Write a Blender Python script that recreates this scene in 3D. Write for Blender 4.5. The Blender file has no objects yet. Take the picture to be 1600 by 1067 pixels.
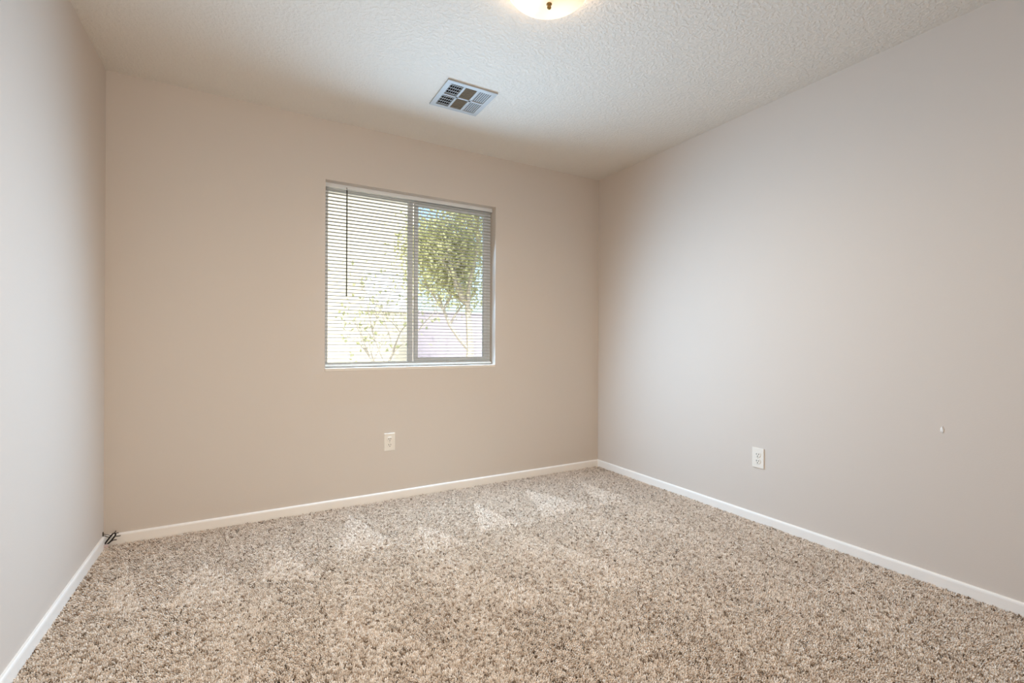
import bpy, bmesh, math, random
import numpy as np
from mathutils import Vector, Matrix

random.seed(7)
rng = np.random.default_rng(11)
scene = bpy.context.scene
COL = scene.collection


def lin(r, g, b):
    f = lambda c: (c / 255) / 12.92 if c <= 10.3 else (((c / 255) + 0.055) / 1.055) ** 2.4
    return (f(r), f(g), f(b), 1.0)


# ------------------------------------------------------------------ camera
W, H = 3.26, 2.44          # room width (x) and height (z); back wall at y = 0, room towards -y
FRONT = -3.75              # wall behind the camera
WT = 0.16                  # wall thickness
SUB = -0.012               # carpet backing; pile tops stand at about z = 0
cam_d = bpy.data.cameras.new('camera')
cam = bpy.data.objects.new('camera', cam_d)
COL.objects.link(cam)
cam_d.sensor_width = 36
cam_d.lens = 731.8 * 36 / 1600
cam_d.clip_start = 0.02
yaw, pit, rol = 0.5162, 0.0012, 0.0043
fw = Vector((math.sin(yaw) * math.cos(pit), math.cos(yaw) * math.cos(pit), math.sin(pit)))
rr = Vector((math.cos(yaw), -math.sin(yaw), 0))
uu = rr.cross(fw)
r2 = rr * math.cos(rol) + uu * math.sin(rol)
u2 = -rr * math.sin(rol) + uu * math.cos(rol)
M = Matrix((r2, u2, -fw)).transposed().to_4x4()
M.translation = Vector((0.6335, -3.1288, 1.0512))
cam.matrix_world = M
scene.camera = cam

# ------------------------------------------------------------------ world, sun, daylight, exposure
scene.view_settings.view_transform = 'Standard'
scene.view_settings.look = 'None'
scene.view_settings.gamma = 1.0
scene.view_settings.use_curve_mapping = False
scene.view_settings.exposure = 0.0
scene.cycles.use_denoising = True
scene.cycles.max_bounces = 14
scene.cycles.diffuse_bounces = 9
scene.cycles.transparent_max_bounces = 24
scene.cycles.sample_clamp_indirect = 6.0
scene.cycles.caustics_reflective = False
scene.cycles.caustics_refractive = False

world = bpy.data.worlds.new('world')
scene.world = world
world.use_nodes = True
wn = world.node_tree.nodes
wl = world.node_tree.links
sky = wn.new('ShaderNodeTexSky')
sky.sky_type = 'NISHITA'
sky.sun_disc = False
sky.sun_elevation = math.radians(48)
sky.sun_rotation = math.radians(190)
sky.dust_density = 3.0
sky.air_density = 1.0
wl.new(sky.outputs[0], wn['Background'].inputs[0])
wn['Background'].inputs[1].default_value = 0.40

sun_d = bpy.data.lights.new('sun', 'SUN')
sun_d.energy = 4.7
sun_d.angle = math.radians(0.6)
sun_d.color = (1.0, 0.95, 0.86)
sun = bpy.data.objects.new('sun', sun_d)
COL.objects.link(sun)
sun.rotation_euler = (math.radians(44), 0, math.radians(-14))

# daylight entering through the window (spread over the opening, aimed into the room)
WX0, WX1, WZ0, WZ1 = 1.064, 2.262, 0.884, 2.064
DAY_POWER = 268.0
DAY_TILT = 23
NX, NZ = 4, 3
for i in range(NX):
    for k in range(NZ):
        d = bpy.data.lights.new('window_daylight', 'SPOT')
        d.energy = DAY_POWER / (NX * NZ)
        d.color = (0.445, 0.705, 1.0)
        d.spot_size = math.radians(178)
        d.spot_blend = 1.0
        d.shadow_soft_size = 0.0
        o = bpy.data.objects.new('window_daylight', d)
        COL.objects.link(o)
        o.location = (WX0 + (i + .5) / NX * (WX1 - WX0), -0.006, WZ0 + (k + .5) / NZ * (WZ1 - WZ0))
        o.rotation_euler = (math.radians(-90 + DAY_TILT), 0, 0)

# added fill light behind the camera, lifts the back wall through the front doorway
DX0, DX1, DZ = 0.24, 1.06, 2.03
hd = bpy.data.lights.new('added_fill_light', 'AREA')
hd.shape = 'RECTANGLE'
hd.size, hd.size_y = 0.86, 1.9
hd.energy = 29.0
hd.color = (1.0, 0.95, 0.88)
ho = bpy.data.objects.new('added_fill_light', hd)
COL.objects.link(ho)
ho.location = ((DX0 + DX1) / 2, FRONT - WT - 0.45, 1.05)
ho.rotation_euler = (math.radians(90), 0, 0)


# ------------------------------------------------------------------ material helpers
def mat(name, color, rough=0.6, spec=0.3, metal=0.0, bump=None, var=None, emit=None, trans=None):
    m = bpy.data.materials.new(name)
    m.use_nodes = True
    nt = m.node_tree
    b = nt.nodes['Principled BSDF']
    b.inputs['Base Color'].default_value = color
    b.inputs['Roughness'].default_value = rough
    b.inputs['Specular IOR Level'].default_value = spec
    b.inputs['Metallic'].default_value = metal
    tc = nt.nodes.new('ShaderNodeTexCoord')
    if var:
        sc, amt = var
        n = nt.nodes.new('ShaderNodeTexNoise')
        n.inputs['Scale'].default_value = sc
        n.inputs['Detail'].default_value = 4
        nt.links.new(tc.outputs['Object'], n.inputs['Vector'])
        mr = nt.nodes.new('ShaderNodeMapRange')
        mr.inputs['To Min'].default_value = 1 - amt
        mr.inputs['To Max'].default_value = 1 + amt
        nt.links.new(n.outputs['Fac'], mr.inputs['Value'])
        mx = nt.nodes.new('ShaderNodeMix')
        mx.data_type = 'RGBA'
        mx.blend_type = 'MULTIPLY'
        mx.inputs['Factor'].default_value = 1.0
        mx.inputs[6].default_value = color
        nt.links.new(mr.outputs[0], mx.inputs[7])
        nt.links.new(mx.outputs[2], b.inputs['Base Color'])
    if bump:
        sc, st, dist = bump
        n = nt.nodes.new('ShaderNodeTexNoise')
        n.inputs['Scale'].default_value = sc
        n.inputs['Detail'].default_value = 3
        nt.links.new(tc.outputs['Object'], n.inputs['Vector'])
        bp = nt.nodes.new('ShaderNodeBump')
        bp.inputs['Strength'].default_value = st
        bp.inputs['Distance'].default_value = dist
        nt.links.new(n.outputs['Fac'], bp.inputs['Height'])
        nt.links.new(bp.outputs[0], b.inputs['Normal'])
    if emit:
        b.inputs['Emission Color'].default_value = emit[0]
        b.inputs['Emission Strength'].default_value = emit[1]
    return m


def glass_mat():
    m = bpy.data.materials.new('window_glass')
    m.use_nodes = True
    nt = m.node_tree
    nt.nodes.remove(nt.nodes['Principled BSDF'])
    out = nt.nodes['Material Output']
    tr = nt.nodes.new('ShaderNodeBsdfTransparent')
    tr.inputs[0].default_value = (0.93, 0.96, 0.96, 1)
    gl = nt.nodes.new('ShaderNodeBsdfGlossy')
    gl.inputs['Roughness'].default_value = 0.02
    fr = nt.nodes.new('ShaderNodeFresnel')
    fr.inputs[0].default_value = 1.35
    mx = nt.nodes.new('ShaderNodeMixShader')
    nt.links.new(fr.outputs[0], mx.inputs[0])
    nt.links.new(tr.outputs[0], mx.inputs[1])
    nt.links.new(gl.outputs[0], mx.inputs[2])
    nt.links.new(mx.outputs[0], out.inputs[0])
    return m


def ceiling_mat():
    m = mat('ceiling_paint', lin(225, 216, 204), 0.9, 0.1)
    nt = m.node_tree
    b = nt.nodes['Principled BSDF']
    tc = nt.nodes.new('ShaderNodeTexCoord')
    n1 = nt.nodes.new('ShaderNodeTexNoise')
    n1.inputs['Scale'].default_value = 64
    n1.inputs['Detail'].default_value = 3
    n1.inputs['Distortion'].default_value = 0.3
    nt.links.new(tc.outputs['Object'], n1.inputs['Vector'])
    cr = nt.nodes.new('ShaderNodeValToRGB')
    cr.color_ramp.elements[0].position = 0.46
    cr.color_ramp.elements[1].position = 0.58
    nt.links.new(n1.outputs['Fac'], cr.inputs[0])
    bp = nt.nodes.new('ShaderNodeBump')
    bp.inputs['Strength'].default_value = 0.40
    bp.inputs['Distance'].default_value = 0.004
    nt.links.new(cr.outputs[0], bp.inputs['Height'])
    nt.links.new(bp.outputs[0], b.inputs['Normal'])
    return m


def pile_mat():
    m = bpy.data.materials.new('carpet_yarn')
    m.use_nodes = True
    nt = m.node_tree
    b = nt.nodes['Principled BSDF']
    b.inputs['Roughness'].default_value = 0.95
    b.inputs['Specular IOR Level'].default_value = 0.05
    at = nt.nodes.new('ShaderNodeAttribute')
    at.attribute_type = 'INSTANCER'
    at.attribute_name = 'tint'
    cr = nt.nodes.new('ShaderNodeValToRGB')
    e = cr.color_ramp.elements
    e[0].position = 0.0
    e[0].color = lin(120, 100, 80)
    e[1].position = 1.0
    e[1].color = lin(248, 236, 222)
    for p, c in ((0.2, lin(180, 158, 137)), (0.45, lin(219, 201, 182)), (0.75, lin(234, 219, 202))):
        x = e.new(p)
        x.color = c
    nt.links.new(at.outputs['Fac'], cr.inputs[0])
    nt.links.new(cr.outputs[0], b.inputs['Base Color'])
    return m


M_WALL = mat('wall_paint', lin(213, 201, 189), 0.85, 0.15, bump=(150, 0.12, 0.002))
M_CEIL = ceiling_mat()
M_TRIM = mat('trim_paint', lin(246, 239, 230), 0.45, 0.4)
M_SILL = mat('sill_paint', lin(226, 214, 200), 0.6, 0.3)
M_BACKING = mat('carpet_backing', lin(120, 98, 76), 0.95, 0.05, var=(60, 0.2))
M_PILE = pile_mat()
M_VINYL = mat('white_vinyl', lin(214, 216, 216), 0.4, 0.4)
M_ALU = mat('window_frame_vinyl', lin(238, 239, 240), 0.45, 0.4)
M_SLAT = mat('blind_slat', lin(204, 203, 196), 0.45, 0.4)
M_RAIL = mat('blind_rail', lin(228, 227, 224), 0.4, 0.4)
M_CORD = mat('blind_cord', lin(205, 203, 196), 0.8, 0.1)
M_WAND = mat('wand_smoked_plastic', lin(60, 58, 50), 0.25, 0.5)
M_GLASS = glass_mat()
M_PLATE = mat('outlet_plastic', lin(236, 227, 214), 0.35, 0.45)
M_SLOT = mat('outlet_slot', lin(40, 34, 28), 0.7, 0.2)
M_SCREW = mat('screw_metal', lin(190, 185, 176), 0.35, 0.5, metal=0.8)
M_VENT = mat('vent_white_enamel', lin(178, 176, 172), 0.45, 0.4)
M_DUCT = mat('vent_duct_shade_tone', lin(44, 38, 30), 0.9, 0.1)  # shade of the deep duct put into its base colour
M_LOUVER_D = mat('vent_louver_dusty', lin(128, 108, 82), 0.7, 0.2)
M_BOWL = mat('frosted_glass_bowl', lin(250, 244, 234), 0.3, 0.4)
nt = M_BOWL.node_tree
tc = nt.nodes.new('ShaderNodeTexCoord')
sx = nt.nodes.new('ShaderNodeSeparateXYZ')
nt.links.new(tc.outputs['Object'], sx.inputs[0])


def mrange(src, a, b, c, d):
    m = nt.nodes.new('ShaderNodeMapRange')
    m.interpolation_type = 'SMOOTHSTEP'
    for k, v in zip(('From Min', 'From Max', 'To Min', 'To Max'), (a, b, c, d)):
        m.inputs[k].default_value = v
    nt.links.new(src, m.inputs['Value'])
    return m.outputs[0]


def nmath(op, a, b):
    m = nt.nodes.new('ShaderNodeMath')
    m.operation = op
    for i, v in enumerate((a, b)):
        if isinstance(v, float):
            m.inputs[i].default_value = v
        else:
            nt.links.new(v, m.inputs[i])
    return m.outputs[0]


# the two bulbs inside glow through the glass; most light leaves through the upper rim
rimg = mrange(sx.outputs['Z'], -.056, -.026, 0.0, 9.0)
tot = rimg
for bx, by in ((.075, .03), (-.075, -.03)):
    vd = nt.nodes.new('ShaderNodeVectorMath')
    vd.operation = 'DISTANCE'
    nt.links.new(tc.outputs['Object'], vd.inputs[0])
    vd.inputs[1].default_value = (bx, by, -.08)
    tot = nmath('ADD', tot, mrange(vd.outputs['Value'], .02, .10, 0.55, 0.0))
tot = nmath('ADD', tot, 0.8)
pb = nt.nodes['Principled BSDF']
pb.inputs['Base Color'].default_value = lin(200, 190, 176)
pb.inputs['Emission Color'].default_value = (1.0, 0.72, 0.43, 1)
nt.links.new(tot, pb.inputs['Emission Strength'])
M_BRASS = mat('antique_brass', lin(150, 120, 70), 0.35, 0.5, metal=0.9)
M_PAN = mat('fixture_pan', lin(225, 220, 210), 0.5, 0.3)
M_CABLE = mat('black_cable_rubber', lin(34, 26, 22), 0.5, 0.4)
M_WIRE = mat('thin_brown_wire', lin(74, 62, 46), 0.5, 0.4)
M_PLUG = mat('pale_plug_plastic', lin(205, 184, 178), 0.5, 0.3)
M_PATCH = mat('wall_filler', lin(238, 234, 228), 0.9, 0.1)
M_STUCCO = mat('cream_stucco', lin(208, 203, 188), 0.9, 0.1, bump=(30, 0.3, 0.01), var=(3, 0.05))
M_PANE = mat('sky_painted_pane', lin(224, 230, 240), 0.1, 0.6)  # sky reflection painted into the pane as pale blue-white
M_ROOF = mat('roof_tile', lin(170, 120, 92), 0.9, 0.1, var=(8, 0.15))
M_BLOCK = mat('block_wall_grey', lin(178, 172, 184), 0.9, 0.1, var=(5, 0.06))
M_GRAVEL = mat('pale_gravel', lin(206, 198, 184), 0.95, 0.05, var=(25, 0.15))
M_BARK = mat('bark', lin(190, 182, 170), 0.9, 0.1, var=(20, 0.2))
M_LEAF = mat('olive_leaf', lin(196, 196, 150), 0.6, 0.2, var=(6, 0.2))
M_LEAF_B = mat('green_leaf', lin(176, 182, 140), 0.6, 0.2, var=(6, 0.2))


# leaves let some light through
for lm in (M_LEAF, M_LEAF_B):
    nt = lm.node_tree
    pb = nt.nodes['Principled BSDF']
    tl = nt.nodes.new('ShaderNodeBsdfTranslucent')
    tl.inputs[0].default_value = lin(214, 216, 168)
    mxs = nt.nodes.new('ShaderNodeMixShader')
    mxs.inputs[0].default_value = 0.45
    nt.links.new(pb.outputs[0], mxs.inputs[1])
    nt.links.new(tl.outputs[0], mxs.inputs[2])
    nt.links.new(mxs.outputs[0], nt.nodes['Material Output'].inputs[0])


# ------------------------------------------------------------------ mesh helpers
def link(name, bm, material, parent=None, smooth=False):
    me = bpy.data.meshes.new(name)
    bmesh.ops.recalc_face_normals(bm, faces=bm.faces[:])
    bm.to_mesh(me)
    bm.free()
    for m in (material if isinstance(material, (list, tuple)) else [material]):
        me.materials.append(m)
    if smooth:
        me.polygons.foreach_set('use_smooth', [True] * len(me.polygons))
    o = bpy.data.objects.new(name, me)
    COL.objects.link(o)
    if parent:
        o.parent = parent
    return o


def tag(o, label=None, cat=None, group=None, kind=None):
    if label:
        o['label'] = label
    if cat:
        o['category'] = cat
    if group:
        o['group'] = group
    if kind:
        o['kind'] = kind
    return o


def empty(name, loc, rot=(0, 0, 0)):
    o = bpy.data.objects.new(name, None)
    COL.objects.link(o)
    o.location = loc
    o.rotation_euler = rot
    o.empty_display_size = 0.05
    return o


def box(bm, x0, x1, y0, y1, z0, z1, bevel=0.0, seg=2, rot=None, pivot=None, mi=0):
    r = bmesh.ops.create_cube(bm, size=1)
    vs = r['verts']
    bmesh.ops.scale(bm, vec=(x1 - x0, y1 - y0, z1 - z0), verts=vs)
    bmesh.ops.translate(bm, vec=((x0 + x1) / 2, (y0 + y1) / 2, (z0 + z1) / 2), verts=vs)
    if rot is not None:
        c = Vector(pivot) if pivot else Vector(((x0 + x1) / 2, (y0 + y1) / 2, (z0 + z1) / 2))
        bmesh.ops.rotate(bm, cent=c, matrix=rot, verts=vs)
    fs = list({f for v in vs for f in v.link_faces})
    for f in fs:
        f.material_index = mi
    if bevel:
        es = list({e for v in vs for e in v.link_edges})
        bmesh.ops.bevel(bm, geom=es, offset=bevel, segments=seg, profile=0.7, affect='EDGES')
    return bm


def tube(bm, pts, rad, n=8, cap=True):
    pts = [Vector(p) for p in pts]
    rads = rad if isinstance(rad, (list, tuple)) else [rad] * len(pts)
    rings = []
    ref = Vector((0, 0, 1))
    for i, p in enumerate(pts):
        t = (pts[min(i + 1, len(pts) - 1)] - pts[max(i - 1, 0)]).normalized()
        if abs(t.dot(ref)) > 0.95:
            ref = Vector((1, 0, 0))
        a = t.cross(ref).normalized()
        b = t.cross(a).normalized()
        rings.append([bm.verts.new(p + (a * math.cos(2 * math.pi * k / n) + b * math.sin(2 * math.pi * k / n)) * rads[i])
                      for k in range(n)])
    for r0, r1 in zip(rings, rings[1:]):
        for k in range(n):
            bm.faces.new((r0[k], r0[(k + 1) % n], r1[(k + 1) % n], r1[k]))
    if cap:
        bm.faces.new(rings[0])
        bm.faces.new(rings[-1][::-1])
    return bm


def smooth_path(pts, sub=6):
    pts = [Vector(p) for p in pts]
    P = [pts[0]] + pts + [pts[-1]]
    out = []
    for i in range(1, len(P) - 2):
        p0, p1, p2, p3 = P[i - 1], P[i], P[i + 1], P[i + 2]
        for s in range(sub):
            t = s / sub
            out.append(0.5 * ((2 * p1) + (-p0 + p2) * t + (2 * p0 - 5 * p1 + 4 * p2 - p3) * t * t
                              + (-p0 + 3 * p1 - 3 * p2 + p3) * t ** 3))
    out.append(pts[-1])
    return out


def lathe(bm, prof, n=48, mi=0):
    rings = []
    for r, z in prof:
        if r < 1e-5:
            rings.append([bm.verts.new((0, 0, z))])
        else:
            rings.append([bm.verts.new((r * math.cos(2 * math.pi * k / n), r * math.sin(2 * math.pi * k / n), z)) for k in range(n)])
    for a, b in zip(rings, rings[1:]):
        for k in range(n):
            va = [a[0]] if len(a) == 1 else [a[k], a[(k + 1) % n]]
            vb = [b[0]] if len(b) == 1 else [b[(k + 1) % n], b[k]]
            if len(va) + len(vb) >= 3:
                f = bm.faces.new(va + vb)
                f.material_index = mi
    return bm


# ------------------------------------------------------------------ room shell
bm = bmesh.new()
box(bm, -WT, W + WT, FRONT - WT, WT, -0.2, SUB)
tag(link('floor', bm, M_BACKING), kind='structure')
bm = bmesh.new()
VX, VY, VS = 1.702, -0.668, 0.148        # air register: centre and half size
VI = VS - .028
box(bm, -WT, VX - VI, FRONT - WT, WT, H, H + 0.15)
box(bm, VX + VI, W + WT, FRONT - WT, WT, H, H + 0.15)
box(bm, VX - VI, VX + VI, FRONT - WT, VY - VI, H, H + 0.15)
box(bm, VX - VI, VX + VI, VY + VI, WT, H, H + 0.15)
box(bm, -WT, W + WT, FRONT - WT, WT, H + 0.30, H + 0.42)
tag(link('ceiling', bm, M_CEIL), kind='structure')

OX0, OX1, OZ0, OZ1 = 1.062, 2.264, 0.862, 2.066      # window opening
bm = bmesh.new()
box(bm, -WT, OX0, 0, WT, SUB, H)
box(bm, OX1, W + WT, 0, WT, SUB, H)
box(bm, OX0, OX1, 0, WT, SUB, OZ0)
box(bm, OX0, OX1, 0, WT, OZ1, H)
tag(link('wall_back', bm, M_WALL), kind='structure')
bm = bmesh.new()
box(bm, -WT, 0, FRONT, 0, SUB, H)
tag(link('wall_left', bm, M_WALL), kind='structure')
bm = bmesh.new()
box(bm, W, W + WT, FRONT, 0, SUB, H)
tag(link('wall_right', bm, M_WALL), kind='structure')
bm = bmesh.new()
box(bm, -WT, DX0, FRONT - WT, FRONT, SUB, H)
box(bm, DX1, W + WT, FRONT - WT, FRONT, SUB, H)
box(bm, DX0, DX1, FRONT - WT, FRONT, DZ, H)
tag(link('wall_front', bm, M_WALL), kind='structure')

BH, BT = 0.05, 0.012


def base_run(name, p0, p1, nrm):
    """small eased-edge baseboard along p0-p1, nrm points into the room"""
    bm = bmesh.new()
    prof = [(0, SUB), (BT, SUB), (BT, BH - 0.010), (BT - 0.0015, BH - 0.004), (BT - 0.005, BH), (0, BH)]
    a = [bm.verts.new((p0[0] + nrm[0] * d, p0[1] + nrm[1] * d, z)) for d, z in prof]
    b = [bm.verts.new((p1[0] + nrm[0] * d, p1[1] + nrm[1] * d, z)) for d, z in prof]
    for k in range(len(prof)):
        j = (k + 1) % len(prof)
        bm.faces.new((a[k], a[j], b[j], b[k]))
    bm.faces.new(a)
    bm.faces.new(b[::-1])
    tag(link(name, bm, M_TRIM), kind='structure')


base_run('baseboard_back', (BT, 0), (W - BT, 0), (0, -1))
base_run('baseboard_left', (0, 0), (0, FRONT), (1, 0))
base_run('baseboard_right', (W, 0), (W, FRONT), (-1, 0))
base_run('baseboard_front', (DX1 + .058, FRONT), (W - BT, FRONT), (0, 1))
# doorway casing and small unseen hall, added to let the fill light in
bm = bmesh.new()
for x0, x1 in ((DX0 - .057, DX0), (DX1, DX1 + .057)):
    box(bm, x0, x1, FRONT, FRONT + .014, SUB, DZ, .003)
box(bm, DX0 - .057, DX1 + .057, FRONT, FRONT + .014, DZ, DZ + .057, .003)
tag(link('trim_1', bm, M_TRIM), kind='structure')
HB = FRONT - WT - 1.2
bm = bmesh.new()
box(bm, -.3, 2.2, HB - .1, HB, SUB, H)
box(bm, -.4, -.3, HB - .1, FRONT - WT, SUB, H)
box(bm, 2.2, 2.3, HB - .1, FRONT - WT, SUB, H)
tag(link('wall_added_hall', bm, M_WALL), kind='structure')
bm = bmesh.new()
box(bm, -.4, 2.3, HB - .1, FRONT - WT, -0.2, SUB)
tag(link('floor_added_hall', bm, M_BACKING), kind='structure')
bm = bmesh.new()
box(bm, -.4, 2.3, HB - .1, FRONT - WT, H, H + .15)
tag(link('ceiling_added_hall', bm, M_CEIL), kind='structure')

# ------------------------------------------------------------------ window
FY0, FY1 = 0.088, 0.150
bm = bmesh.new()
fwid = 0.028
box(bm, OX0, OX0 + fwid, FY0, FY1, OZ0 + .02, OZ1, .002)
box(bm, OX1 - fwid, OX1, FY0, FY1, OZ0 + .02, OZ1, .002)
box(bm, OX0 + fwid, OX1 - fwid, FY0, FY1, OZ1 - fwid, OZ1, .002)
box(bm, OX0 + fwid, OX1 - fwid, FY0, FY1, OZ0 + .02, OZ0 + .02 + fwid, .002)
win = tag(link('window_1', bm, M_ALU), kind='structure')
# fixed lite stile on the left, sliding sash on the right
bm = bmesh.new()
box(bm, 1.630, 1.664, 0.122, 0.146, OZ0 + .048, OZ1 - fwid, .002)
link('meeting_stile', bm, M_ALU, win)
bm = bmesh.new()
s0, s1, t0, t1 = 1.668, OX1 - fwid, OZ0 + .048, OZ1 - fwid
sw = 0.026
box(bm, s0, s0 + sw, 0.092, 0.118, t0, t1, .002)
box(bm, s1 - sw, s1, 0.092, 0.118, t0, t1, .002)
box(bm, s0 + sw, s1 - sw, 0.092, 0.118, t1 - sw, t1, .002)
box(bm, s0 + sw, s1 - sw, 0.092, 0.118, t0, t0 + sw, .002)
sash = link('sliding_sash', bm, M_ALU, win)
bm = bmesh.new()
box(bm, s0 + sw, s1 - sw, 0.103, 0.107, t0 + sw, t1 - sw)
link('glass_pane', bm, M_GLASS, sash)
bm = bmesh.new()
box(bm, OX0 + fwid, 1.630, 0.132, 0.136, t0, t1)
link('glass_pane', bm, M_GLASS, win)
bm = bmesh.new()
box(bm, OX0 + .001, OX1 - .001, -0.003, 0.155, OZ0, OZ0 + .020, .004, 3)
link('window_sill', bm, M_SILL, win)

# ------------------------------------------------------------------ mini blind
BY = 0.062                      # centre plane of the slats
BX0, BX1 = OX0 + .006, OX1 - .006
blind = tag(empty('window_blind', ((BX0 + BX1) / 2, BY, OZ1)),
            'white horizontal mini blind with open slats hanging inside the window recess', 'blind')
blind_inv = Matrix.Translation(blind.location).inverted()


def bpart(name, bm, m, smooth=False, parent=blind):
    bmesh.ops.transform(bm, matrix=blind_inv, verts=bm.verts[:])
    return link(name, bm, m, parent, smooth)


bm = bmesh.new()
box(bm, BX0, BX1, BY - .0135, BY + .0135, OZ1 - .027, OZ1 - .001, .002)
box(bm, BX0 - .002, BX0 + .003, BY - .015, BY + .015, OZ1 - .030, OZ1 - .0005, .001)
box(bm, BX1 - .003, BX1 + .002, BY - .015, BY + .015, OZ1 - .030, OZ1 - .0005, .001)
bpart('headrail', bm, M_RAIL)
ZT, ZB, NS = OZ1 - .042, 0.916, 50
bm = bmesh.new()
tilt = math.radians(5)
for k in range(NS):
    zc = ZT + (ZB - ZT) * k / (NS - 1)
    rows = []
    for j in range(5):
        s = -1 + j / 2                       # -1 room side, +1 glass side
        yy = s * 0.0125
        zz = 0.0016 * (1 - s * s)            # slight crown
        y2 = yy * math.cos(tilt) + zz * math.sin(tilt)
        z2 = -yy * math.sin(tilt) + zz * math.cos(tilt)
        rows.append((BY + y2, zc + z2))
    th = 0.0004
    top = [[bm.verts.new((x, y, z + th)) for y, z in rows] for x in (BX0 + .003, BX1 - .003)]
    bot = [[bm.verts.new((x, y, z - th)) for y, z in rows] for x in (BX0 + .003, BX1 - .003)]
    for j in range(4):
        bm.faces.new((top[0][j], top[0][j + 1], top[1][j + 1], top[1][j]))
        bm.faces.new((bot[0][j + 1], bot[0][j], bot[1][j], bot[1][j + 1]))
    for j in (0, 4):
        bm.faces.new((top[0][j], top[1][j], bot[1][j], bot[0][j]))
    for e in (0, 1):
        for j in range(4):
            bm.faces.new((top[e][j], bot[e][j], bot[e][j + 1], top[e][j + 1]))
bpart('slats', bm, M_SLAT)
bm = bmesh.new()
box(bm, BX0 + .002, BX1 - .002, BY - .0125, BY + .0125, 0.888, 0.903, .003)
bpart('bottom_rail', bm, M_RAIL)
for x in (1.227, 1.68, 1.905, 2.130):
    if x == 1.68:
        continue
    bm = bmesh.new()
    for y in (BY - .0135, BY + .0135):
        tube(bm, [(x, y, OZ1 - .027), (x, y, 0.90)], 0.0006, 5)
    for k in range(NS):
        zc = ZT + (ZB - ZT) * k / (NS - 1) - .0012
        tube(bm, [(x, BY - .0135, zc + .001), (x, BY + .0135, zc - .001)], 0.0004, 4)
    bpart('ladder_cord', bm, M_CORD)
bm = bmesh.new()
wx, wy = 1.196, BY - .030
tube(bm, [(wx, wy, 2.026), (wx, wy, 1.36), (wx, wy, 1.348), (wx, wy, 1.340)], [.0042, .0042, .0050, .0044], 6)
wand = bpart('tilt_wand', bm, M_WAND)
bm = bmesh.new()
tube(bm, smooth_path([(wx, BY - .0135, 2.045), (wx, BY - .024, 2.046), (wx, wy, 2.040), (wx, wy, 2.026)], 4), .0016, 6)
bpart('wand_hook', bm, M_WAND, parent=wand)

# ------------------------------------------------------------------ power outlets


def outlet(loc, rot, label):
    """built in local axes: x across the plate, -y out of the wall, z up"""
    t = tag(empty('wall_outlet', loc, rot), label, 'outlet', 'duplex outlets low on the walls')
    bm = bmesh.new()
    box(bm, -.036, .036, -.006, 0.0005, -.0585, .0585, .003, 3)
    link('cover_plate', bm, M_PLATE, t)
    for zc in (.0195, -.0195):
        bm = bmesh.new()
        n = 24
        prof = []
        for k in range(n):
            a = 2 * math.pi * k / n
            prof.append((0.0172 * math.cos(a), max(-.0137, min(.0137, .0172 * math.sin(a)))))
        f = [bm.verts.new((x, -.0085, zc + z)) for x, z in prof]
        b = [bm.verts.new((x * 1.04, -.0055, zc + z * 1.04)) for x, z in prof]
        bm.faces.new(f)
        for k in range(n):
            j = (k + 1) % n
            bm.faces.new((f[k], f[j], b[j], b[k]))
        r = link('receptacle', bm, M_PLATE, t)
        for sx, hh in ((-.0065, .0047), (.0065, .0040)):
            bm = bmesh.new()
            box(bm, sx - .0014, sx + .0014, -.0090, -.0082, zc + .003 - hh, zc + .003 + hh)
            link('blade_slot', bm, M_SLOT, r)
        bm = bmesh.new()
        g = [(.0028 * math.cos(a), .0028 * math.sin(a)) for a in [2 * math.pi * k / 12 for k in range(12)]]
        v0 = [bm.verts.new((x, -.0090, zc - .0085 + z)) for x, z in g]
        v1 = [bm.verts.new((x, -.0082, zc - .0085 + z)) for x, z in g]
        bm.faces.new(v0)
        bm.faces.new(v1[::-1])
        for k in range(12):
            bm.faces.new((v0[k], v0[(k + 1) % 12], v1[(k + 1) % 12], v1[k]))
        link('ground_hole', bm, M_SLOT, r)
    bm = bmesh.new()
    lathe(bm, [(0, .0016), (.0022, .0012), (.0031, 0), (.0031, -.002)], 14)
    bmesh.ops.rotate(bm, cent=(0, 0, 0), matrix=Matrix.Rotation(math.radians(90), 3, 'X'), verts=bm.verts[:])
    bmesh.ops.translate(bm, vec=(0, -.006, 0), verts=bm.verts[:])
    link('screw', bm, M_SCREW, t)
    return t


outlet((1.470, 0, 0.380), (0, 0, 0), 'white duplex outlet low on the back wall, under the window')
outlet((W, -1.447, 0.376), (0, 0, math.radians(-90)), 'white duplex outlet low on the plain right-hand wall')

# small patch of filler on the right wall
bm = bmesh.new()
bmesh.ops.create_uvsphere(bm, u_segments=14, v_segments=8, radius=1)
for v in bm.verts:
    v.co *= 1 + 0.25 * math.sin(5 * v.co.y + 3 * v.co.z)
bmesh.ops.scale(bm, vec=(.0022, .006, .013), verts=bm.verts[:])
link('filler_blob', bm, M_PATCH, smooth=True)
o = bpy.data.objects['filler_blob']
o.name = 'wall_patch'
o.location = (W - .001, -2.283, 0.680)
tag(o, 'tiny white blob of filler on the right wall', 'wall patch')

# ------------------------------------------------------------------ ceiling vent (three-way register)
vent = tag(empty('ceiling_vent', (VX, VY, H)), 'square white metal air register with six louvred openings on the ceiling', 'air vent')
bm = bmesh.new()
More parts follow.
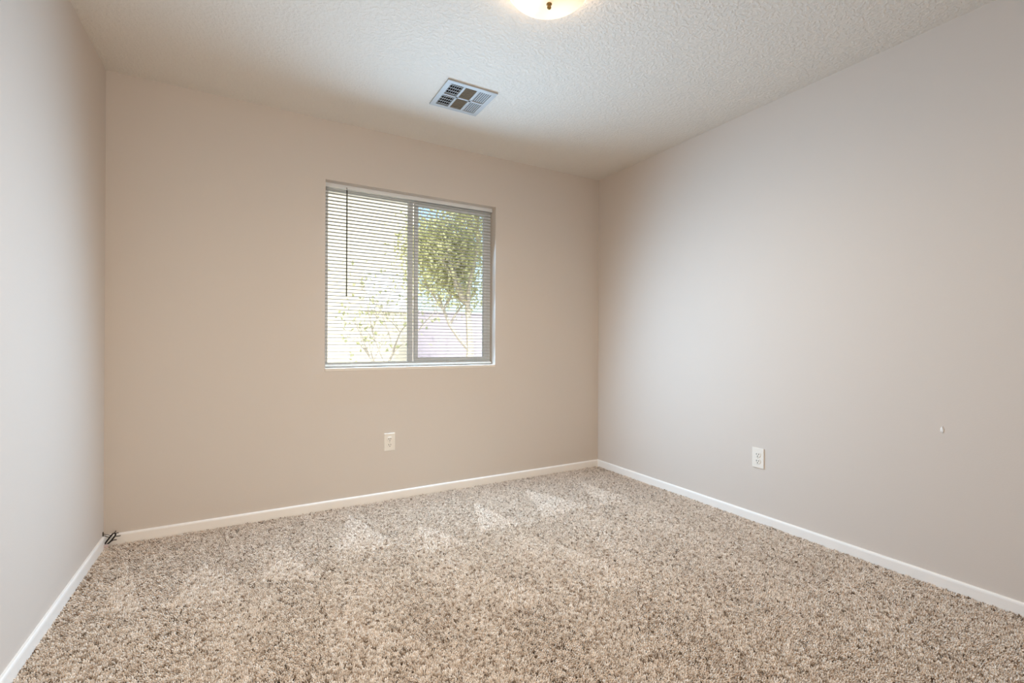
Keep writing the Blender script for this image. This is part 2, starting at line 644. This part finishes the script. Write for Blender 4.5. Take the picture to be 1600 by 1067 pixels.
# raised rim ring + face bars
z0, z1 = -.008, 0.0
for a, b, c, d in ((-VS, VS, -VS, -VS + .028), (-VS, VS, VS - .028, VS)):
    box(bm, a, b, c, d, z0, z1, .002)
box(bm, -VS, -VS + .028, -VS + .028, VS - .028, z0, z1)
box(bm, VS - .028, VS, -VS + .028, VS - .028, z0, z1)
I = VS - .028
C1 = I / 3
for x in (-C1, C1):
    box(bm, x - .006, x + .006, -I, I, z0, -.002)
box(bm, -I, I, -.006, .006, z0, -.002)
link('face_frame', bm, M_VENT, vent)
bm = bmesh.new()
e = I - .0005
for q in ((-e, -e + .001, -e, e), (e - .001, e, -e, e), (-e, e, -e, -e + .001), (-e, e, e - .001, e)):
    box(bm, *q, -.001, .26)
box(bm, -e, e, -e, e, .259, .26)
link('shade_toned_duct', bm, M_DUCT, vent)


def louvers(x0, x1, y0, y1, along, ang, m, n, depth=.010, zc=-.0075):
    bm = bmesh.new()
    for k in range(n):
        if along == 'y':
            c = x0 + (k + .5) / n * (x1 - x0)
            box(bm, c - depth / 2, c + depth / 2, y0, y1, zc - .0005, zc + .0005,
                rot=Matrix.Rotation(math.radians(ang), 3, 'Y'), pivot=(c, 0, zc))
        else:
            c = y0 + (k + .5) / n * (y1 - y0)
            box(bm, x0, x1, c - depth / 2, c + depth / 2, zc - .0005, zc + .0005,
                rot=Matrix.Rotation(math.radians(ang), 3, 'X'), pivot=(0, c, zc))
    return link('louvers', bm, m, vent)


for (ya, yb) in ((-I, -.006), (.006, I)):
    louvers(-I, -C1 - .006, ya, yb, 'y', -50, M_VENT, 6, .011, -.004)
    louvers(-C1 + .006, C1 - .006, ya, yb, 'x', 0, M_LOUVER_D, 10, .0065, -.004)
    louvers(C1 + .006, I, ya, yb, 'y', 40, M_VENT, 6, .0072, -.004)
    bm = bmesh.new()
    for k in range(4):
        c = ya + (k + .5) / 4 * (yb - ya)
        box(bm, -I, -C1 - .006, c - .002, c + .002, -.006, -.003)
    link('damper_bars', bm, M_VENT, vent)

# ------------------------------------------------------------------ flush ceiling light
LX, LY = 1.632, -1.645
lamp = tag(empty('ceiling_light', (LX, LY, H)), 'lit flush ceiling light with frosted white glass bowl and brass finial', 'ceiling light')
bm = bmesh.new()
lathe(bm, [(0, 0), (.135, 0), (.140, -.004), (.140, -.022), (.130, -.026), (0, -.026)], 48)
link('ceiling_pan', bm, M_PAN, lamp, True)
bm = bmesh.new()
prof = []
R, D = .166, .078
for k in range(17):
    a = k / 16 * math.pi / 2
    prof.append((R * math.cos(a), -.022 - D * math.sin(a) ** 1.0))
prof = [(R + .002, -.016), (R + .003, -.020)] + prof
prof[-1] = (0, -.022 - D)
lathe(bm, prof, 64)
link('glass_bowl', bm, M_BOWL, lamp, True)
bm = bmesh.new()
zb = -.022 - D
lathe(bm, [(0, zb + .002), (.010, zb + .001), (.011, zb - .002), (.006, zb - .004), (.0045, zb - .007), (.0075, zb - .010),
           (.0085, zb - .014), (.0065, zb - .018), (.003, zb - .0205), (0, zb - .021)], 20)
link('finial', bm, M_BRASS, lamp, True)
ld = bpy.data.lights.new('ceiling_bulb', 'SPOT')
ld.energy = 66.0
ld.color = (1.0, 0.82, 0.61)
ld.spot_size = math.radians(178)
ld.spot_blend = 1.0
ld.shadow_soft_size = 0.0
lo = bpy.data.objects.new('ceiling_bulb', ld)
COL.objects.link(lo)
lo.parent = lamp
lo.location = (0, 0, zb - .03)

# ------------------------------------------------------------------ cable ends in the left corner
cab = tag(empty('cable_bundle', (0.03, -0.03, 0.0)), 'black cable ends poking out of the carpet in the left corner', 'cable')


def cpart(name, pts, r, m, n=8):
    bm = bmesh.new()
    tube(bm, [Vector(p) - cab.location for p in smooth_path(pts)], r, n)
    return link(name, bm, m, cab, True)


cpart('folded_cable', [(.008, -.034, .006), (.018, -.034, .024), (.034, -.034, .048), (.044, -.033, .060), (.052, -.031, .060),
                       (.053, -.030, .050), (.040, -.030, .030), (.028, -.030, .016), (.014, -.030, .006)], .0036, M_CABLE)
cpart('cable_end', [(.047, -.030, .058), (.052, -.026, .066), (.054, -.024, .071)], .0022, M_WIRE, 6)
cpart('cable_end', [(.050, -.032, .058), (.060, -.030, .060), (.066, -.028, .059)], .0020, M_CABLE, 6)
cpart('cable_end', [(.048, -.032, .046), (.062, -.030, .043), (.074, -.028, .043)], .0022, M_WIRE, 6)
cpart('cable_end', [(.036, -.032, .022), (.044, -.030, .026), (.058, -.028, .025)], .0020, M_CABLE, 6)
cpart('loose_wire', [(.040, -.030, .050), (.028, -.024, .053), (.014, -.018, .056), (.004, -.016, .060)], .0016, M_WIRE, 6)
cpart('loose_wire', [(.034, -.030, .044), (.022, -.024, .045), (.010, -.018, .050), (.004, -.016, .052)], .0019, M_WIRE, 6)
bm = bmesh.new()
box(bm, .0005, .0045, -.022, -.016, .040, .072, .001)
bmesh.ops.translate(bm, vec=-cab.location, verts=bm.verts[:])
link('wall_clip', bm, M_WIRE, cab)
bm = bmesh.new()
box(bm, .008, .028, -.052, -.040, .000, .015, .003)
bmesh.ops.translate(bm, vec=-cab.location, verts=bm.verts[:])
link('plug_end', bm, M_PLUG, cab)

# ------------------------------------------------------------------ carpet pile
# vacuum strokes (floor coordinates) in which the pile is brushed the other way
TRI = [((0.77, -0.40), (0.688, -0.80), (0.922, -0.91)), ((1.508, -0.51), (1.364, -0.895), (1.652, -0.905)),
       ((1.933, -0.34), (1.773, -0.784), (2.016, -0.814)), ((2.365, -0.27), (2.194, -0.778), (2.575, -0.761)),
       ((2.829, -0.30), (2.611, -0.781), (2.899, -0.80)), ((0.468, -0.49), (0.339, -0.844), (0.662, -0.917)),
       ((1.178, -0.18), (1.005, -0.712), (1.318, -0.72)), ((1.094, -1.43), (1.116, -1.72), (1.317, -1.766)),
       ((2.045, -1.12), (1.923, -1.62), (2.206, -1.594)), ((1.551, -1.13), (1.53, -1.558), (1.737, -1.516)),
       ((0.897, -1.10), (0.961, -1.532), (1.099, -1.495)), ((2.915, -1.99), (2.583, -2.324), (2.92, -2.333)),
       ((0.153, -0.31), (0.137, -0.781), (0.286, -0.864))]
sp = 0.0074
gx, gy = np.meshgrid(np.arange(BT + .003, W - BT - .002, sp), np.arange(-BT - .003, FRONT + .02, -sp))
px = (gx + rng.uniform(-.45, .45, gx.shape) * sp).ravel()
py = (gy + rng.uniform(-.45, .45, gx.shape) * sp).ravel()
px = np.clip(px, BT + .003, W - BT - .003)
py = np.clip(py, FRONT + BT + .003, -BT - .003)
N = len(px)
light = np.zeros(N)
for A, B, Cc in TRI:
    def sg(P, Q):
        return (px - Q[0]) * (P[1] - Q[1]) - (P[0] - Q[0]) * (py - Q[1])
    d1, d2, d3 = sg(A, B), sg(B, Cc), sg(Cc, A)
    ins = ((d1 > 0) & (d2 > 0) & (d3 > 0)) | ((d1 < 0) & (d2 < 0) & (d3 < 0))
    yb_ = min(B[1], Cc[1])
    light = np.maximum(light, ins * 1.0)
band = np.clip((-py - 0.72) / 0.35, 0, 1) * (0.55 + 0.25 * np.sin(px * 14.5 + 1.3 * np.sin(py * 2.1)))
light = np.maximum(light, band)
lean = -0.95 + 1.65 * light                     # lean away from / towards the window
dirx = rng.normal(0, .22, N) + 0.05 * np.sin(py * 3 + px * 5)
diry = lean + rng.normal(0, .22, N)
ax = np.stack([-diry, dirx, np.zeros(N)], 1)    # rotation axis = z x dir
ang = np.linalg.norm(ax, axis=1) + 1e-6
ax /= ang[:, None]
ang = np.minimum(ang, 1.05)
c, s_, v_ = np.cos(ang), np.sin(ang), 1 - np.cos(ang)
K = np.zeros((N, 3, 3))
x_, y_ = ax[:, 0], ax[:, 1]
K[:, 0, 0] = c + x_ * x_ * v_
K[:, 0, 1] = x_ * y_ * v_
K[:, 0, 2] = y_ * s_
K[:, 1, 0] = x_ * y_ * v_
K[:, 1, 1] = c + y_ * y_ * v_
K[:, 1, 2] = -x_ * s_
K[:, 2, 0] = -y_ * s_
K[:, 2, 1] = x_ * s_
K[:, 2, 2] = c
th_ = rng.uniform(0, 2 * np.pi, N)
Z = np.zeros((N, 3, 3))
Z[:, 0, 0] = np.cos(th_)
Z[:, 0, 1] = -np.sin(th_)
Z[:, 1, 0] = np.sin(th_)
Z[:, 1, 1] = np.cos(th_)
Z[:, 2, 2] = 1
Rm = K @ Z
eul = np.stack([np.arctan2(Rm[:, 2, 1], Rm[:, 2, 2]), -np.arcsin(np.clip(Rm[:, 2, 0], -1, 1)), np.arctan2(Rm[:, 1, 0], Rm[:, 0, 0])], 1)
scl = rng.uniform(0.8, 1.2, N)
tint = np.clip(rng.normal(0.54, 0.25, N), 0, 1)

# one tuft: three fat bent yarns
bm = bmesh.new()
rt = random.Random(3)
for q in range(3):
    a0 = q * 2.094 + 0.4
    pts, rads = [], []
    bend = rt.uniform(.002, .005)
    for j in range(5):
        t = j / 4
        aa = a0 + t * 1.6
        rr_ = .0014 + bend * t
        pts.append((rr_ * math.cos(aa), rr_ * math.sin(aa), t * (.0125 + .002 * q / 2)))
        rads.append([.0013, .0017, .0020, .0021, .0011][j])
    tube(bm, pts, rads, 5)
tm = bpy.data.meshes.new('tuft')
bm.to_mesh(tm)
bm.free()
tv = np.array([v.co[:] for v in tm.vertices])
nt_ = len(tv)
tf = [list(p.vertices) for p in tm.polygons]
bpy.data.meshes.remove(tm)
verts = np.concatenate([tv, np.stack([px, py, np.full(N, SUB)], 1)])
me = bpy.data.meshes.new('carpet_pile')
me.from_pydata(verts.tolist(), [], tf)
me.materials.append(M_PILE)
for nm, typ, data, fill in (('tuft', 'FLOAT', None, None), ('rot', 'FLOAT_VECTOR', eul, 3), ('scl', 'FLOAT', scl, 1), ('tint', 'FLOAT', tint, 1)):
    at = me.attributes.new(nm, typ, 'POINT')
    if nm == 'tuft':
        at.data.foreach_set('value', np.concatenate([np.ones(nt_), np.zeros(N)]).astype(np.float32))
    elif fill == 3:
        at.data.foreach_set('vector', np.concatenate([np.zeros((nt_, 3)), data]).astype(np.float32).ravel())
    else:
        at.data.foreach_set('value', np.concatenate([np.ones(nt_), data]).astype(np.float32))
pile = bpy.data.objects.new('carpet_pile', me)
COL.objects.link(pile)
tag(pile, 'speckled beige and brown cut-pile carpet with vacuum marks covering the floor', 'carpet', kind='stuff')
ng = bpy.data.node_groups.new('carpet_tufts', 'GeometryNodeTree')
ng.interface.new_socket('Geometry', in_out='INPUT', socket_type='NodeSocketGeometry')
ng.interface.new_socket('Geometry', in_out='OUTPUT', socket_type='NodeSocketGeometry')
nn, nl = ng.nodes, ng.links
gi, go = nn.new('NodeGroupInput'), nn.new('NodeGroupOutput')
sep = nn.new('GeometryNodeSeparateGeometry')


def attr(name, typ):
    a = nn.new('GeometryNodeInputNamedAttribute')
    a.data_type = typ
    a.inputs['Name'].default_value = name
    return a.outputs[0]


cmp_ = nn.new('FunctionNodeCompare')
cmp_.inputs[1].default_value = 0.5
nl.new(attr('tuft', 'FLOAT'), cmp_.inputs[0])
nl.new(gi.outputs[0], sep.inputs['Geometry'])
nl.new(cmp_.outputs[0], sep.inputs['Selection'])
mp = nn.new('GeometryNodeMeshToPoints')
nl.new(sep.outputs['Inverted'], mp.inputs['Mesh'])
iop = nn.new('GeometryNodeInstanceOnPoints')
nl.new(mp.outputs[0], iop.inputs['Points'])
nl.new(sep.outputs['Selection'], iop.inputs['Instance'])
e2r = nn.new('FunctionNodeEulerToRotation')
nl.new(attr('rot', 'FLOAT_VECTOR'), e2r.inputs[0])
nl.new(e2r.outputs[0], iop.inputs['Rotation'])
nl.new(attr('scl', 'FLOAT'), iop.inputs['Scale'])
nl.new(iop.outputs[0], go.inputs[0])
md = pile.modifiers.new('tufts', 'NODES')
md.node_group = ng

# ------------------------------------------------------------------ outside the window
GZ = -0.25
bm = bmesh.new()
box(bm, -14, 30, WT + .02, 40, GZ - .2, GZ)
tag(link('yard_ground', bm, M_GRAVEL), kind='structure')

house = tag(empty('neighbour_house', (0, 9.5, GZ)), 'cream stucco house seen through the blind behind the left pane', 'house')
bm = bmesh.new()
box(bm, -6, 4.74, 0, 8, 0, 5.6)
link('stucco_wall', bm, M_STUCCO, house)
bm = bmesh.new()
v = [bm.verts.new(p) for p in ((-6.5, -.5, 5.6), (5.2, -.5, 5.6), (5.2, 8.5, 5.6), (-6.5, 8.5, 5.6), (-3, 4, 7.4), (1.0, 4, 7.4))]
for f in ((0, 1, 5, 4), (1, 2, 5), (2, 3, 4, 5), (3, 0, 4), (3, 2, 1, 0)):
    bm.faces.new([v[i] for i in f])
link('roof', bm, M_ROOF, house)
bm = bmesh.new()
wx0, wx1, wz0, wz1 = 3.376, 4.40, 2.15, 3.12
for q in ((wx0 - .05, wx0, wz0 - .05, wz1 + .05), (wx1, wx1 + .05, wz0 - .05, wz1 + .05), (wx0, wx1, wz0 - .05, wz0), (wx0, wx1, wz1, wz1 + .05)):
    box(bm, q[0], q[1], -.04, .01, q[2], q[3])
hw = link('house_window', bm, M_VINYL, house)
bm = bmesh.new()
box(bm, wx0, wx1, -.015, .01, wz0, wz1)
link('pane', bm, M_PANE, hw)

bm = bmesh.new()
box(bm, 4.76, 24, 11, 11.2, GZ, 1.95)
box(bm, 4.76, 24, 10.97, 11.23, 1.95, 2.02)
o = link('block_wall', bm, M_BLOCK)
o.name = 'garden_wall'
tag(o, 'pale grey garden wall seen low through the right pane', 'garden wall')


def tree(name, loc, hgt, spread, nleaf, lm, label, seed, girth=.02, droop=0.0):
    r = random.Random(seed)
    t = tag(empty(name, loc), label, 'tree', 'trees outside the window')
    bm = bmesh.new()
    tips = []

    def branch(p, d, ln, rad, lev):
        pts = [p]
        q = p.copy()
        dd = d.copy()
        for k in range(4):
            dd = (dd + Vector((r.uniform(-.2, .2), r.uniform(-.2, .2), r.uniform(-.08, .16) - droop * lev))).normalized()
            q = q + dd * ln / 4
            pts.append(q.copy())
        tube(bm, pts, [rad * (1 - .12 * k) for k in range(5)], 6)
        if lev >= 3:
            tips.extend(pts[1:])
            return
        for k in range(4 if lev else 6):
            a = r.uniform(0, 6.28)
            up = r.uniform(.1, .8)
            nd = (dd * .7 + Vector((math.cos(a), math.sin(a), up)) * .8 * spread).normalized()
            branch(pts[r.randint(2, 4)], nd, ln * r.uniform(.5, .75), rad * .5, lev + 1)

    branch(Vector((0, 0, 0)), Vector((0, 0, 1)), hgt * .38, hgt * girth, 0)
    link('trunk', bm, M_BARK, t)
    bm = bmesh.new()
    for k in range(nleaf):
        p = r.choice(tips) + Vector((r.gauss(0, .22), r.gauss(0, .22), r.gauss(0, .22)))
        L, wd = r.uniform(.06, .12), r.uniform(.018, .035)
        mt = Matrix.Translation(p) @ (Matrix.Rotation(r.uniform(0, 6.28), 4, 'Z') @ Matrix.Rotation(r.uniform(-1.2, 1.2), 4, 'X')
                                      @ Matrix.Rotation(r.uniform(-1.2, 1.2), 4, 'Y'))
        vs = [bm.verts.new(mt @ Vector(c)) for c in ((0, 0, 0), (wd, L * .45, .01), (0, L, 0), (-wd, L * .45, .01))]
        bm.faces.new(vs)
    link('foliage', bm, lm, t)
    return t


tree('garden_tree', (5.0, 6.6, GZ), 5.8, 1.15, 15000, M_LEAF, 'olive green leafy tree seen behind the right window pane', 5)
tree('garden_tree', (2.7, 5.4, GZ), 3.2, 1.0, 260, M_LEAF_B, 'sparse small tree with bare twigs seen behind the left window pane', 9, .011)
